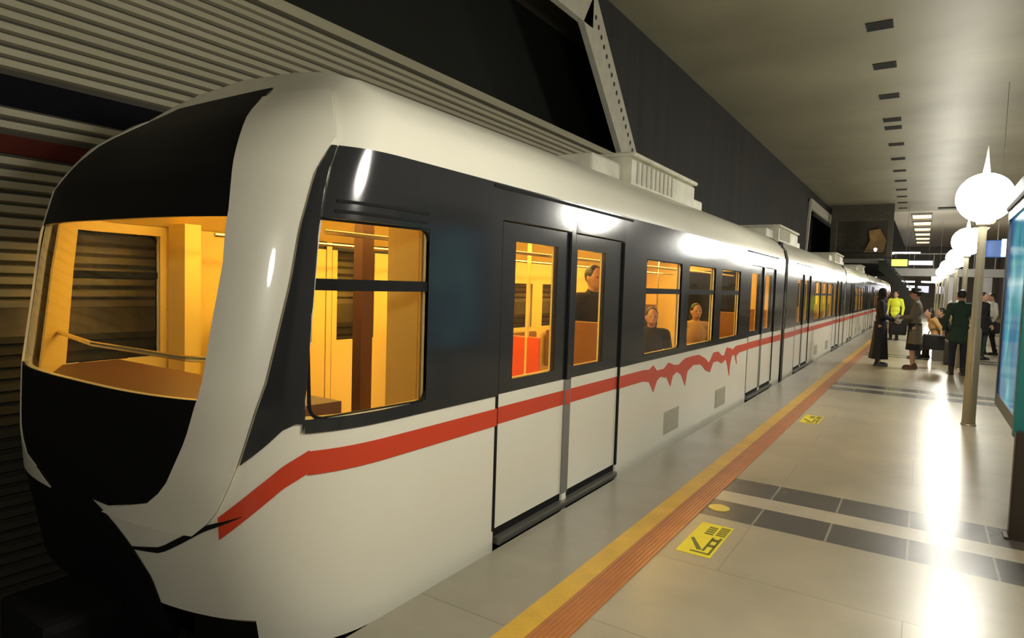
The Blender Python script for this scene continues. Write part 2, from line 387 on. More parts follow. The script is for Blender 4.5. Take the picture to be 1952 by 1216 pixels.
# ------------------------------------------------------------------ train
XC = -3.45; YB = 2.3; NE = 3.0
def interp(x, X, Y):
    if x <= X[0]: return Y[0]
    for i in range(1, len(X)):
        if x <= X[i]: return Y[i-1]+(Y[i]-Y[i-1])*(x-X[i-1])/(X[i]-X[i-1])
    return Y[-1]
ZW = [-1, 2.2, 2.35, 2.48, 2.6, 2.68, 2.72, 2.75]; WW = [1.32, 1.32, 1.285, 1.18, 1.0, .75, .5, .0]
ZF = [-.3, .1, .45, .7, 1.05, 1.8, 2.06, 2.2, 2.35, 2.48, 2.6, 2.68, 2.75]; FF = [1.56, 1.47, 1.40, 1.38, 1.39, 1.50, 1.58, 1.68, 1.82, 2.0, 2.16, 2.24, 2.29]
def P(q, z, off=0.0):
    def raw(q, z):
        w_ = interp(z, ZW, WW)+off; L = YB-interp(z, ZF, FF)+off
        if q > 0: return Vector((XC+w_, YB+q, z))
        if q < -1: return Vector((XC-w_, YB-1-q, z))
        a = -q*PI; c = math.cos(a); s = abs(math.sin(a))
        return Vector((XC+w_*math.copysign(abs(c)**(2/NE), c), YB-L*s**(2/NE), z))
    p = raw(q, z)
    if z > 2.22 and off: p.z += off*.7
    return p
def q_of_y(y, z=1.4):
    if y >= YB: return y-YB
    L = YB-interp(z, ZF, FF); t = min(1, ((YB-y)/L)**(NE/2)); return -math.asin(t)/PI
def grid(cols, rows, skip, off, thick=0, pf=P):
    bm = bmesh.new(); V = {}
    def vert(i, j):
        if (i, j) not in V: V[(i, j)] = bm.verts.new(pf(cols[i], rows[j], off))
        return V[(i, j)]
    for i in range(len(cols)-1):
        for j in range(len(rows)-1):
            qc = (cols[i]+cols[i+1])/2; zc = (rows[j]+rows[j+1])/2
            if skip(qc, zc): continue
            vs = [vert(i, j), vert(i+1, j), vert(i+1, j+1), vert(i, j+1)]
            try: bm.faces.new(vs)
            except ValueError: pass
    return bm
def solid(o, t, offset=-1):
    s = o.modifiers.new('thickness', 'SOLIDIFY'); s.thickness = t; s.offset = offset
    e = o.modifiers.new('crisp', 'EDGE_SPLIT'); e.split_angle = math.radians(32); return o
def fill(vals, step):
    out = []
    vals = sorted(set(round(v, 4) for v in vals))
    for a, b in zip(vals, vals[1:]):
        n = max(1, int(math.ceil((b-a)/step))); out += [a+(b-a)*k/n for k in range(n)]
    return out+[vals[-1]]
def patch(name, fn, nu, nv, off, m, parent, thick=.006, pf=P):
    bm = bmesh.new(); V = [[bm.verts.new(pf(*fn(i/nu, j/nv), off)) for j in range(nv+1)] for i in range(nu+1)]
    for i in range(nu):
        for j in range(nv): bm.faces.new((V[i][j], V[i+1][j], V[i+1][j+1], V[i][j+1]))
    o = new_obj(name, bm, m, parent, True); solid(o, thick, 0); return o
MID = lambda q: -1-q

class Car:
    """A rectangle list in (y, z) on the side; used for the first car (with nose) and the following ones."""
    pass
def window_rects_first():
    W = [(1.80, 2.46, .98, 1.86), (5.46, 6.46, .98, 1.83), (6.70, 7.72, .98, 1.82), (8.0, 8.95, .97, 1.81)]
    D = [((3.12, 4.0), (3.30, 3.84)), ((4.06, 4.95), (4.13, 4.62)), ((9.58, 10.46), (9.70, 10.22)), ((10.52, 11.40), (10.66, 11.12))]
    return W, D
def window_rects_mid(y0):
    W = [(y0+3.5, y0+4.5, .98, 1.83), (y0+4.72, y0+5.72, .98, 1.82), (y0+5.94, y0+6.9, .97, 1.81)]
    D = [((y0+1.12, y0+1.98), (y0+1.28, y0+1.82)), ((y0+2.04, y0+2.9), (y0+2.2, y0+2.72)), ((y0+7.3, y0+8.16), (y0+7.46, y0+8.0)), ((y0+8.22, y0+9.08), (y0+8.38, y0+8.9))]
    return W, D
DZ0, DZ1 = 1.0, 1.86
def rrect(y0, y1, z0, z1, r, n=5):
    pts = []
    for cy, cz, a0 in ((y1-r, z1-r, 0), (y0+r, z1-r, 90), (y0+r, z0+r, 180), (y1-r, z0+r, 270)):
        for k in range(n+1):
            a = math.radians(a0+90*k/n); pts.append((cy+r*math.cos(a), cz+r*math.sin(a)))
    return pts
def ring_frame(name, y0, y1, z0, z1, wd, r, m, parent, far=False, depth=.02, off=.006):
    """rounded frame with a hole, following the body side"""
    bm = bmesh.new(); out = rrect(y0-wd, y1+wd, z0-wd, z1+wd, r+wd*.5); inn = rrect(y0+.0, y1-.0, z0, z1, r)
    def pt(p, o):
        q = q_of_y(p[0], p[1]); 
        if far: q = MID(q)
        return P(q, p[1], o)
    n = len(out); L = [[bm.verts.new(pt(p, o)) for p in (out, inn)[k]] for k, o in ((0, off), (1, off), (1, off-depth), (0, off-depth))]
    for a in range(4):
        A = L[a]; B = L[(a+1) % 4]
        for i in range(n): bm.faces.new((A[i], A[(i+1) % n], B[(i+1) % n], B[i]))
    return new_obj(name, bm, m, parent)
def glass(name, y0, y1, z0, z1, parent, far=False, off=-.008):
    bm = bmesh.new(); N = 8 if y0 < YB else 1
    for o in (off, off-.006):
        for k in range(N):
            ya = y0+(y1-y0)*k/N; yb_ = y0+(y1-y0)*(k+1)/N
            q = [(ya, z0), (yb_, z0), (yb_, z1), (ya, z1)]
            vs = []
            for (y, z) in q:
                qq = q_of_y(y, z); qq = MID(qq) if far else qq
                vs.append(bm.verts.new(P(qq, z, o)))
            if o == off: bm.faces.new(vs)
    for v in [v for v in bm.verts if not v.link_faces]: bm.verts.remove(v)
    return new_obj(name, bm, M['glass'], parent)

def build_car(y0, y1, first, full=True):
    W, D = window_rects_first() if first else window_rects_mid(y0)
    root = empty('train_car', (XC, y0+.3, 0)); O = root.location.copy()
    def fix(o):
        o.data.transform(Matrix.Translation(-O)); return o
    made = []
    def add(o): made.append(o); return o
    ys = [y1]+([YB] if first else [y0])
    for a in W: ys += [a[0], a[1]]
    for d, g in D: ys += [d[0], d[1], g[0], g[1]]
    qs = [q_of_y(y) for y in ys]
    nose_q = [-.5, -.3, -.13] if first else []
    if first: near = fill([q for q in qs if q > -.2]+nose_q+[-.2], .0125 if False else .6)
    if first:
        a = fill([-.5, -.3, -.13, 0.0], .0125); b = fill([0.0]+[q for q in qs if q >= 0], 1.2); near = sorted(set(a+b))
        cols = [MID(q) for q in near[::-1]]+near[1:]
    rowsz = [2.2, 2.28, 2.35, 2.42, 2.48, 2.54, 2.6, 2.64, 2.68, 2.72, 2.735, 2.748]
    if first: rows = [-.3, -.05, .08, .25, .45, .6, .75, .92, .98, 1.0, 1.06, 1.3, 1.6, 1.7, 1.86, 1.95, 2.06, 2.12]+rowsz
    else: rows = [-.3, .08, .92, .98, 1.6, 1.86]+[1.0]+rowsz
    rows = sorted(set(rows))
    holes = []
    for a in W: holes.append((q_of_y(a[0]), q_of_y(a[1]), .98, 1.86))
    for d, g in D: holes.append((q_of_y(g[0]), q_of_y(g[1]), DZ0, DZ1))
    doors = [(q_of_y(d[0]), q_of_y(d[1])) for d, g in D]
    if not first:
        near = sorted(set([q_of_y(y) for y in ys])); 
    def hole(q, z):
        qq = q if q > -.5 else MID(q)
        for n_, h in enumerate(holes):
            top_ = h[3] if (q > -.5 or (first and n_ == 0)) else 1.6   # the far side windows are lower
            if h[0] < qq < h[1] and h[2] < z < top_: return True
        if first and -.70 < q < -.3 and 1.06 < z < 1.86: return True
        return False
    def skip_shell(q, z):
        qq = q if q > -.5 else MID(q)
        if hole(q, z): return True
        for d in doors:
            if d[0] < qq < d[1] and -.05 < z < 1.98 and z > .08: return True
            if d[0] < qq < d[1] and z < .08: return True
        if first and z < -.05 and q > -.97 and q < -.03: return True
        if first and z < .08 and -.76 < q < -.24: return True
        return False
    rows2 = sorted(set(rows+[1.98, 2.2]))
    if first:
        add(smooth_angle(solid(new_obj('body_shell', grid(cols, rows2, skip_shell, 0), M['white'], root), .03), 40))
    else:
        bm = grid(near, rows2, skip_shell, 0); 
        bm2 = grid([MID(q) for q in near[::-1]], rows2, skip_shell, 0)
        me = bpy.data.meshes.new('t'); bm2.to_mesh(me); bm.from_mesh(me); bm2.free()
        add(smooth_angle(solid(new_obj('body_shell', bm, M['white'], root), .03), 40))
        # end caps with gangway opening
        bm = bmesh.new()
        for ye in (y0+.0, y1-.03):
            ring = [P(q_of_y(ye+.001) , z) for z in (-.3, 2.2, 2.35, 2.48, 2.6, 2.68, 2.72)]
            pr_ = [(p.x, p.z) for p in ring]+[(2*XC-p.x, p.z) for p in ring[::-1]]
            prism(bm, pr_, 'y', ye, ye+.03)
        add(new_obj('end_wall', bm, M['rubber'], root))
    if first:
        ring = [P(1, z) for z in (-.3, 2.2, 2.35, 2.48, 2.6, 2.68, 2.72)]
        bm = bmesh.new(); prism(bm, [(p.x, p.z) for p in ring]+[(2*XC-p.x, p.z) for p in ring[::-1]], 'y', y1-.03, y1); add(new_obj('end_wall', bm, M['rubber'], root))
    bm = bmesh.new(); box(bm, XC-1.24, XC-.5, y1-.07, y1-.045, .07, 2.1); box(bm, XC+.5, XC+1.24, y1-.07, y1-.045, .07, 2.1); box(bm, XC-.5, XC+.5, y1-.07, y1-.045, 1.95, 2.1); add(new_obj('end_lining', bm, M['lining'], root))
    # dark window band, near and far side
    for far in (False, True):
        bq = sorted(set([q for q in near if q >= (q_of_y(1.80)-.0001 if first else -9)]+([q_of_y(d[0]) for d, g in D]+[q_of_y(d[1]) for d, g in D])))
        
        brow = sorted(set([.92, .98, 1.0, 1.6, 1.86, 1.98, 2.1, 2.185]))
        def sk(q, z):
            qq = MID(q) if far else q
            for h in holes:
                if h[0]-.001 < qq < h[1]+.001 and h[2] < z < (1.6 if far and not (first and h is holes[0]) else h[3]): return True
            for d in doors:
                if d[0] < qq < d[1] and z < 1.98: return True
            return False
        cq = [MID(q) for q in bq[::-1]] if far else bq
        add(solid(new_obj('window_band', grid(cq, brow, sk, .005), M['bandm'], root, True), .006, 0))
        if far: continue
        # red stripe and its skyline drawing
        if first:
            sq = sorted(set([-.135]+[q for q in near if -.135 < q]))
            sk2 = lambda q, z: (doors[0][0] < q < doors[0][1]) or (doors[1][0] < q < doors[1][1]) or (doors[2][0] < q < doors[2][1]) or (doors[3][0] < q < doors[3][1]) or (q_of_y(5.5) < q < q_of_y(9.1))
            sq = sorted(set(sq+[q_of_y(5.5), q_of_y(9.1)]))
        else:
            sk2 = lambda q, z: any(d[0] < q < d[1] for d in doors)
            sq = bq
        run = [sq[0]]
        for qa, qb in zip(sq, sq[1:]):
            if sk2((qa+qb)/2, .8):
                if len(run) > 1: add(solid(new_obj('red_stripe', grid(run, [.735, .84], lambda q, z: False, .003), M['red'], root, True), .004, 0))
                run = [qb]
            else: run.append(qb)
        if len(run) > 1: add(solid(new_obj('red_stripe', grid(run, [.735, .84], lambda q, z: False, .003), M['red'], root, True), .004, 0))
    # windows
    for far in (False, True):
        for (a, b, z0, z1) in W:
            low = far and not (first and a < 2)
            f = add(ring_frame('window_frame', a, b, .985, 1.59 if low else 1.85, .012, .05, M['rubber'], root, far))
            g = glass('window_pane', a, b, .98, 1.6 if low else 1.86, f, far); add(g)
            if low: continue
            zt = 1.572
            bm = bmesh.new()
            pts = []
            N = 6
            for k in range(N+1):
                y = a+(b-a)*k/N; q = q_of_y(y, zt); q = MID(q) if far else q
                pts.append(q)
            for k in range(N):
                vs = [bm.verts.new(P(pts[k+i], zt+dz, off)) for (i, dz, off) in ((0, -.03, .0), (1, -.03, .0), (1, .022, .0), (0, .022, .0), (0, -.022, -.03), (1, -.022, -.03), (1, .022, -.03), (0, .022, -.03))]
                for fc in ((0, 1, 2, 3), (4, 7, 6, 5), (3, 2, 6, 7), (0, 4, 5, 1)): bm.faces.new([vs[i] for i in fc])
            add(new_obj('transom', bm, M['rubber'], f))
    # doors
    sgn = {False: 1, True: -1}
    for far in (False, True):
        for (d, g) in D:
            e = bpy.data.objects.new('door', None); COL.objects.link(e); e.parent = root; e.location = (0, 0, 0)
            def qf(y): return MID(q_of_y(y)) if far else q_of_y(y)
            def P2(y, z, off): return P(qf(y), z, off)
            # lower white panel, upper dark panel with the hole for the pane
            bm = bmesh.new()
            def quad(y_0, y_1, z0, z1, mi, off=-.012, th=.03):
                c = [P2(y, z, o) for o in (off, off-th) for (y, z) in ((y_0, z0), (y_1, z0), (y_1, z1), (y_0, z1))]
                v = [bm.verts.new(p) for p in c]
                for fc in ((0, 1, 2, 3), (4, 7, 6, 5), (0, 4, 5, 1), (1, 5, 6, 2), (2, 6, 7, 3), (3, 7, 4, 0)): bm.faces.new([v[i] for i in fc]).material_index = mi
            quad(d[0]+.01, d[1]-.01, .085, .735, 0); quad(d[0]+.01, d[1]-.01, .735, .84, 1); quad(d[0]+.01, d[1]-.01, .84, .92, 0)
            quad(d[0]+.01, d[1]-.01, .92, DZ0, 2); quad(d[0]+.01, g[0], DZ0, DZ1, 2); quad(g[1], d[1]-.01, DZ0, DZ1, 2); quad(d[0]+.01, d[1]-.01, DZ1, 1.97, 2)
            leaf = add(new_obj('door', bm, [M['white'], M['red'], M['bandm']], root)); bpy.data.objects.remove(e)
            bm = bmesh.new(); quad(d[0]+.01, d[1]-.01, .085, DZ0, 0, -.05, .012); quad(d[0]+.01, g[0], DZ0, DZ1, 0, -.05, .012); quad(g[1], d[1]-.01, DZ0, DZ1, 0, -.05, .012)
            add(new_obj('door_lining', bm, M['lining'], leaf))
            pn = glass('door_pane', g[0], g[1], DZ0, DZ1, leaf, far, -.02); add(pn)
        for k in (0, 2):
            # central rubber seal and the seals at the outer edges
            for yy, wd in ((D[k][0][1]+.03, .045), (D[k][0][0], .015), (D[k+1][0][1], .015)):
                bm = bmesh.new(); xs_ = P(qf(yy), 1, 0).x; s_ = -1 if far else 1
                x_a, x_b = sorted((xs_-s_*.03, xs_+s_*.002)); box(bm, x_a, x_b, yy-wd, yy+wd, .08, .92 if wd > .03 else 1.97); add(new_obj('door_seal', bm, M['seal'] if wd > .03 else M['rubber'], root))
                if wd > .03: add(new_obj('door_seal', bx(x_a, x_b, yy-wd, yy+wd, .92, 1.97), M['mask'], root))
            bm = bmesh.new(); xs_ = P(1, 1, 0).x
            if not far:
                ya, yb_ = D[k][0][0], D[k+1][0][1]
                box(bm, xs_-.1, xs_-.02, ya, yb_, -.3, .085); add(new_obj('step_recess', bm, M['rubber'], root))
                bm = bmesh.new(); box(bm, xs_-.04, xs_+.03, ya+.03, yb_-.03, -.01, .03); add(new_obj('door_sill', bm, M['sill'], root))
                bm = bmesh.new(); box(bm, xs_-.002, xs_+.012, ya-.3 if ya > 3.5 or not first else ya-.1, yb_+.15, 2.155, 2.175); add(new_obj('door_track', bm, M['rubber'], root))
    # interior
    def tq(y): return q_of_y(y)
    bm = bmesh.new()
    if first:
        fl_ = [P(q, 0.05, -.05) for q in [tq(y1-.05)]+[q for q in near[::-1] if q < 0]+[MID(q) for q in near if q < 0]+[MID(tq(y1-.05))]]
        prism(bm, [(p.x, p.y) for p in fl_], 'z', .04, .07)
    else: box(bm, XC-1.26, XC+1.26, y0+.05, y1-.05, .04, .07)
    add(new_obj('cabin_floor', bm, M['tfloor'], root))
    bm = bmesh.new(); yi = 1.95 if first else y0+.05
    prism(bm, [(XC-1.24, 1.93), (XC-.9, 2.12), (XC+.9, 2.12), (XC+1.24, 1.93), (XC+1.24, 1.96), (XC+.9, 2.15), (XC-.9, 2.15), (XC-1.24, 1.96)], 'y', yi, y1-.05)
    add(new_obj('cabin_ceiling', bm, M['lining'], root))
    lq = [q for q in near if q > (-.3 if first else -9)]
    lrow = [.07, .92, .98, 1.0, 1.6, 1.86, 1.96]
    for far in (False, True):
        cq = [MID(q) for q in lq[::-1]] if far else lq
        def sk3(q, z):
            qq = MID(q) if far else q
            if hole(q, z): return True
            return any(d[0] < qq < d[1] for d in doors)
        add(solid(new_obj('side_lining', grid(cq, lrow, sk3, -.055), M['lining'], root, True), .01, -1))
    for x in (XC-.42, XC+.42):
        add(new_obj('strip_light', bx(x-.06, x+.06, yi+.1, y1-.3, 2.085, 2.118), M['strip'], root))
    # pillars, poles, seats, draught screens
    px = [D[0][0][0]-.12, D[1][0][1]+.12, D[2][0][0]-.12, D[3][0][1]+.12]
    for i, y in enumerate(px):
        for s in (-1, 1):
            bm = bmesh.new(); xx = XC+s*1.22; tube(bm, [(xx-s*.42, y, .07), (xx-s*.42, y, 2.12)], .017, 8); add(new_obj('grab_pole', bm, M['chrome'], root))
            bm = bevel_box(min(xx, xx-s*.42), max(xx, xx-s*.42), y-.012, y+.012, .25, 1.28, .01, 1)
            add(new_obj('draught_screen', bm, M['seat'], root))
    ys_ = D[1][0][1]+.14; add(new_obj('red_screen', bevel_box(XC+.13, XC+.45, ys_-.015, ys_+.015, .35, 1.1, .01, 1), M['screen_red'], root))
    bm = bmesh.new(); tube(bm, [(XC+.3, ys_, .07), (XC+.3, ys_, 2.12)], .02, 8); add(new_obj('grab_pole', bm, M['lining'], root))
    bm = bmesh.new()
    for s in (-1, 1): tube(bm, [(XC+s*.55, yi+.5, 1.86), (XC+s*.55, y1-.5, 1.86)], .014, 8)
    add(new_obj('handrail', bm, M['chrome'], root))
    bays = [(a[0], a[1]) for a in W]
    for (a, b) in bays:
        for s in (-1, 1):
            if a < 2.3: continue
            xx = XC+s*1.2; x_in = xx-s*.45
            bm = bmesh.new(); lo, hi = sorted((xx, x_in))
            box(bm, lo, hi, a+.03, b-.03, .40, .45); lo2, hi2 = sorted((xx, xx-s*.06)); box(bm, lo2, hi2, a+.03, b-.03, .45, .93)
            bmesh.ops.bevel(bm, geom=bm.edges[:], offset=.012, segments=2, affect='EDGES'); add(new_obj('seat', bm, M['seat'], root))
    # lower side grilles
    if first: gr = [(6.12, 6.56, .12, .35), (7.98, 8.44, .11, .34)]
    else: gr = [(y0+4.0, y0+4.45, .12, .35), (y0+6.0, y0+6.45, .11, .34)]
    for (a, b, z0, z1) in gr:
        bm = bmesh.new(); X = XC+1.32
        box(bm, X-.002, X+.006, a, b, z0, z1); 
        for k in range(7): box(bm, X+.004, X+.012, a+.03, b-.03, z0+.02+k*.028, z0+.034+k*.028)
        add(new_obj('side_grille', bm, M['slot'], root))
    # roof unit
    ru = (6.45, 8.65) if first else (y0+2.2, y0+4.6)
    bm = bmesh.new(); Xr = XC+.72
    prism(bm, [(XC-.1, 2.66), (Xr, 2.66), (Xr, 2.98), (Xr-.06, 3.03), (XC-.04, 3.03), (XC-.1, 2.98)], 'y', ru[0], ru[1])
    uo = add(new_obj('roof_unit', bm, M['white2'], root))
    bm = bmesh.new(); 
    for k in range(9):
        yy = ru[0]+.15+k*.14; box(bm, Xr-.004, Xr+.012, yy, yy+.05, 2.74, 2.98)
    add(new_obj('vent_slats', bm, M['slot'], uo))
    add(new_obj('lid', bevel_box(XC-.14, Xr+.04, ru[0]-.03, ru[1]+.03, 3.01, 3.06, .015, 1), M['white2'], uo))
    add(new_obj('step_box', bevel_box(XC-.1, Xr, ru[1], ru[1]+.4, 2.64, 2.84, .03, 2), M['white2'], root))
    add(new_obj('duct_box', bevel_box(XC+.1, Xr-.1, ru[0]-.75, ru[0], 2.64, 2.93, .03, 2), M['white2'], root))
    if first:
        QB = q_of_y(1.80)
        # black nose mask: four coons patches round the windscreen opening
        IN = [(-.47, .50), (-.396, .57), (-.36, .67), (-.328, .89), (-.308, 1.11), (-.304, 1.38), (-.298, 1.65), (-.303, 1.87), (-.315, 2.05), (-.344, 2.23), (-.376, 2.42), (-.40, 2.55)]
        def inq(z): return interp(z, [p[1] for p in IN], [p[0] for p in IN])
        def strip_fn(za, zb, qa, qb):
            def f(u, v):
                z = za+(zb-za)*v; l = qa(z); r = qb(z); return (l+(r-l)*u, z)
            return f
        far_q = lambda z: MID(inq(z))
        add(patch('nose_mask', strip_fn(.51, 1.06, far_q, inq), 30, 8, .007, M['mask'], root))
        add(patch('nose_mask', strip_fn(1.85, 2.6, far_q, inq), 30, 14, .007, M['mask'], root))
        add(patch('bumper_shade', lambda u, v: (-.76+(.76+interp(-.06+.6*v, [-.06, .2, .34, .44, .54], [-.395, -.41, -.435, -.46, -.50]))*u, -.06+.6*v), 16, 20, .007, M['mask'], root))  # black sheet that paints the shade on the lower nose front
        # windscreen
        bm = bmesh.new(); nu = 28
        V = [[bm.verts.new(P(-.70+.40*i/nu, z, .0)) for z in (1.06, 1.3, 1.56, 1.7, 1.85)] for i in range(nu+1)]
        for i in range(nu):
            for j in range(4): bm.faces.new((V[i][j], V[i+1][j], V[i+1][j+1], V[i][j+1]))
        wsn = add(new_obj('windscreen', bm, M['glass'], root, True))
        # front frame pillars: raised white band between mask and side band
        OUT = [(-.33, .44), (-.285, .55), (-.262, .67), (-.244, .79), (-.228, .94), (-.208, 1.13), (-.196, 1.35), (-.184, 1.57), (-.176, 1.83), (-.168, 2.05), (-.16, 2.15), (-.156, 2.2)]
        def outq(z): return interp(z, [p[1] for p in OUT], [p[0] for p in OUT])
        for far in (False, True):
            f0 = strip_fn(.47, 2.5, inq, lambda z: outq(z)-.004 if z < 2.2 else -.15+(z-2.2)*-.2)
            fn = (lambda u, v, f0=f0: (MID(f0(u, v)[0]), f0(u, v)[1])) if far else f0
            add(patch('front_pillar', fn, 8, 36, .010, M['white'], root, .012))
            # side band part that runs into the nose
            def fb(u, v):
                # u 0 at the pillar, 1 at the first window; v from the bottom curve to the roof line
                qb = interp(u, [0, .12, .3, .55, .8, 1], [-.244, -.212, -.185, -.16, -.142, QB]); zb = interp(u, [0, .12, .3, .55, .8, 1], [.79, .87, .94, .965, .96, .92])
                z = zb+(2.185-zb)*v; l = outq(z); return (l+(QB-l)*((qb+.244)/(.244+QB)), z)
            fn2 = (lambda u, v: (MID(fb(u, v)[0]), fb(u, v)[1])) if far else fb
            add(patch('window_band', fn2, 16, 24, .005, M['bandm'], root))
            # stripe running down the nose
            def fs(u, v):
                qa = interp(u, [0, .35, 1], [-.134, -.175, -.28]); za = interp(u, [0, .35, 1], [.845, .785, .56])
                return (qa, za-.10*v) if u > 0 else (qa, za-.10*v)
            if not far: add(patch('red_stripe', fs, 16, 3, .003, M['red'], root, .004))
        # dark seam under the frame
        add(patch('seam', lambda u, v: (-.46+.22*u, interp(u, [0, .35, .7, 1], [.31, .35, .49, .57])+(.03*v)*math.sin(PI*min(1, max(0.02, u)))), 18, 1, .004, M['rubber'], root, .006))
        # louvre lines over the first window
        for zz in (1.885, 1.93): add(patch('louvre_line', lambda u, v, zz=zz: (-.12+.27*u, zz+.014*v), 10, 1, .009, M['rubber'], root, .006))
        # desk and handrail in the cab
        bm = bmesh.new(); tube(bm, [(XC-1.1, 1.75, 1.2), (XC-.3, 1.6, 1.2), (XC+.6, 1.62, 1.2), (XC+1.1, 1.9, 1.2)], .014, 8); add(new_obj('cab_rail', bm, M['chrome'], root))
        bm = bmesh.new(); prism(bm, [(XC-1.05, 1.75), (XC-.6, 1.5), (XC+.6, 1.5), (XC+1.05, 1.75), (XC+1.1, 2.1), (XC-1.1, 2.1)], 'z', .6, 1.0); add(new_obj('cab_desk', bm, M['lining_dark'], root))
        bm = bmesh.new(); box(bm, XC+1.0, XC+1.22, 2.5, 2.62, .07, 1.95); box(bm, XC-1.22, XC-1.0, 2.5, 2.62, .07, 1.95); add(new_obj('cab_pillar', bm, M['lining'], root))
        bm = bmesh.new(); box(bm, XC-.9, XC-.84, 2.9, 3.0, .07, 1.98); box(bm, XC+.3, XC+.38, 2.9, 3.0, .07, 1.98); add(new_obj('cab_partition', bm, M['lining_dark'], root))
        # lower coupler cover in the shade
        add(new_obj('coupler', bevel_box(XC-.25, XC+.25, 1.15, 1.8, -.35, .0, .05, 2), M['rubber'], root))
        # skyline drawing that interrupts the stripe
        X = XC+1.32
        def poly(pts, nm='skyline_drawing'):
            bm_ = bmesh.new(); prism(bm_, pts, 'x', X-.001, X+.005); return bm_
        top = [(5.5, .84), (5.65, .83), (5.75, .86), (5.85, .80), (6.05, .80), (6.18, .85), (6.35, .81), (6.5, .80), (6.7, .85), (6.95, .855), (7.2, .85), (7.45, .79), (7.62, .72), (7.7, .76), (7.8, .83), (8.0, .83), (8.2, .76), (8.32, .76), (8.42, .85), (8.6, .83), (8.72, .8), (8.9, .84), (9.1, .84)]
        botm = [(9.1, .735), (8.95, .70), (8.98, .58), (8.85, .72), (8.7, .72), (8.62, .60), (8.6, .46), (8.5, .60), (8.4, .70), (8.2, .66), (8.0, .71), (7.8, .71), (7.68, .60), (7.5, .64), (7.3, .73), (7.0, .75), (6.8, .70), (6.74, .55), (6.6, .68), (6.45, .73), (6.32, .70), (6.26, .60), (6.15, .70), (5.95, .73), (5.86, .70), (5.78, .60), (5.66, .71), (5.5, .735)]
        add(new_obj('skyline_drawing', poly(top+botm), M['red'], root))
        bm = bmesh.new()
    # underframe and bogies
    for yy in ((y0+1.8 if not first else 3.2), y1-2.2):
        bm = bmesh.new(); box(bm, XC-.9, XC+.9, yy-.9, yy+.9, -.75, -.35)
        for s in (-1, 1):
            for w_ in (-.6, .6):
                bmesh.ops.create_cone(bm, cap_ends=True, segments=24, radius1=.3, radius2=.3, depth=.1, matrix=Matrix.Translation((XC+s*.6, yy+w_, -.65)) @ Matrix.Rotation(PI/2, 4, 'Y'))
        add(new_obj('bogie', bm, M['rubber'], root))
    yb0 = 1.9 if first else y0+.1
    add(new_obj('underframe', bx(XC-1.2, XC+1.2, yb0, y1-.1, -.4, .03), M['rubber'], root))
    # gangway bellows behind the car
    bm = bmesh.new(); n = 6
    for k in range(n):
        a = y1+.0+k*.05; e_ = .0 if k % 2 else -.05
        box(bm, XC-1.22-e_, XC+1.22+e_, a, a+.05, -.2, 2.5+e_)
    add(new_obj('gangway_bellows', bm, M['rubber'], root))
    for o in set(made):
        if o.type == 'MESH': o.data.transform(Matrix.Translation(-O))
    return root
car1 = build_car(1.2, 12.15, True)
tag(car1, 'leading train car with rounded white nose, dark window band and red stripe', 'train car', 'cars of the train at the platform')
car2 = build_car(12.45, 22.5, False)
tag(car2, 'second train car, directly behind the black joint of the leading car', 'train car', 'cars of the train at the platform')
for i in range(3):
    c = copy_tree(car2); c.location.y += 10.35*(i+1)
    c['label'] = ['third train car, far down the platform edge', 'fourth train car in the distance', 'last train car at the vanishing end'][i]

# ------------------------------------------------------------------ people
def remesh(o, v, sm=3):
    r = o.modifiers.new('skin', 'REMESH'); r.mode = 'VOXEL'; r.voxel_size = v; r.use_smooth_shade = True
    s = o.modifiers.new('soft', 'SMOOTH'); s.factor = .5; s.iterations = sm; return o
def hand(bm, wr, d, up, side):
    """palm and five fingers from the wrist along d; up is the back-of-hand normal"""
    d = Vector(d).normalized(); up = (Vector(up)-d*Vector(up).dot(d)).normalized(); sd = d.cross(up)*side
    wr = Vector(wr); k = wr+d*.085
    for t in (-.025, -.008, .01, .027): cap(bm, wr+d*.02+sd*t*.6, k+sd*t, .014, .012, 8)
    for t, L in ((-.032, .052), (-.011, .066), (.010, .072), (.031, .064)):
        a = k+sd*t; b = a+d*L*.5-up*.008; c = b+d*L*.4-up*.026; cap(bm, a, b, .0095, .009, 8); cap(bm, b, c, .009, .0078, 8)
    a = wr+d*.025+sd*.03; b = a+d*.03+sd*.028-up*.01; c = b+d*.028+sd*.006-up*.012
    cap(bm, a, b, .012, .0105, 8); cap(bm, b, c, .0105, .009, 8)
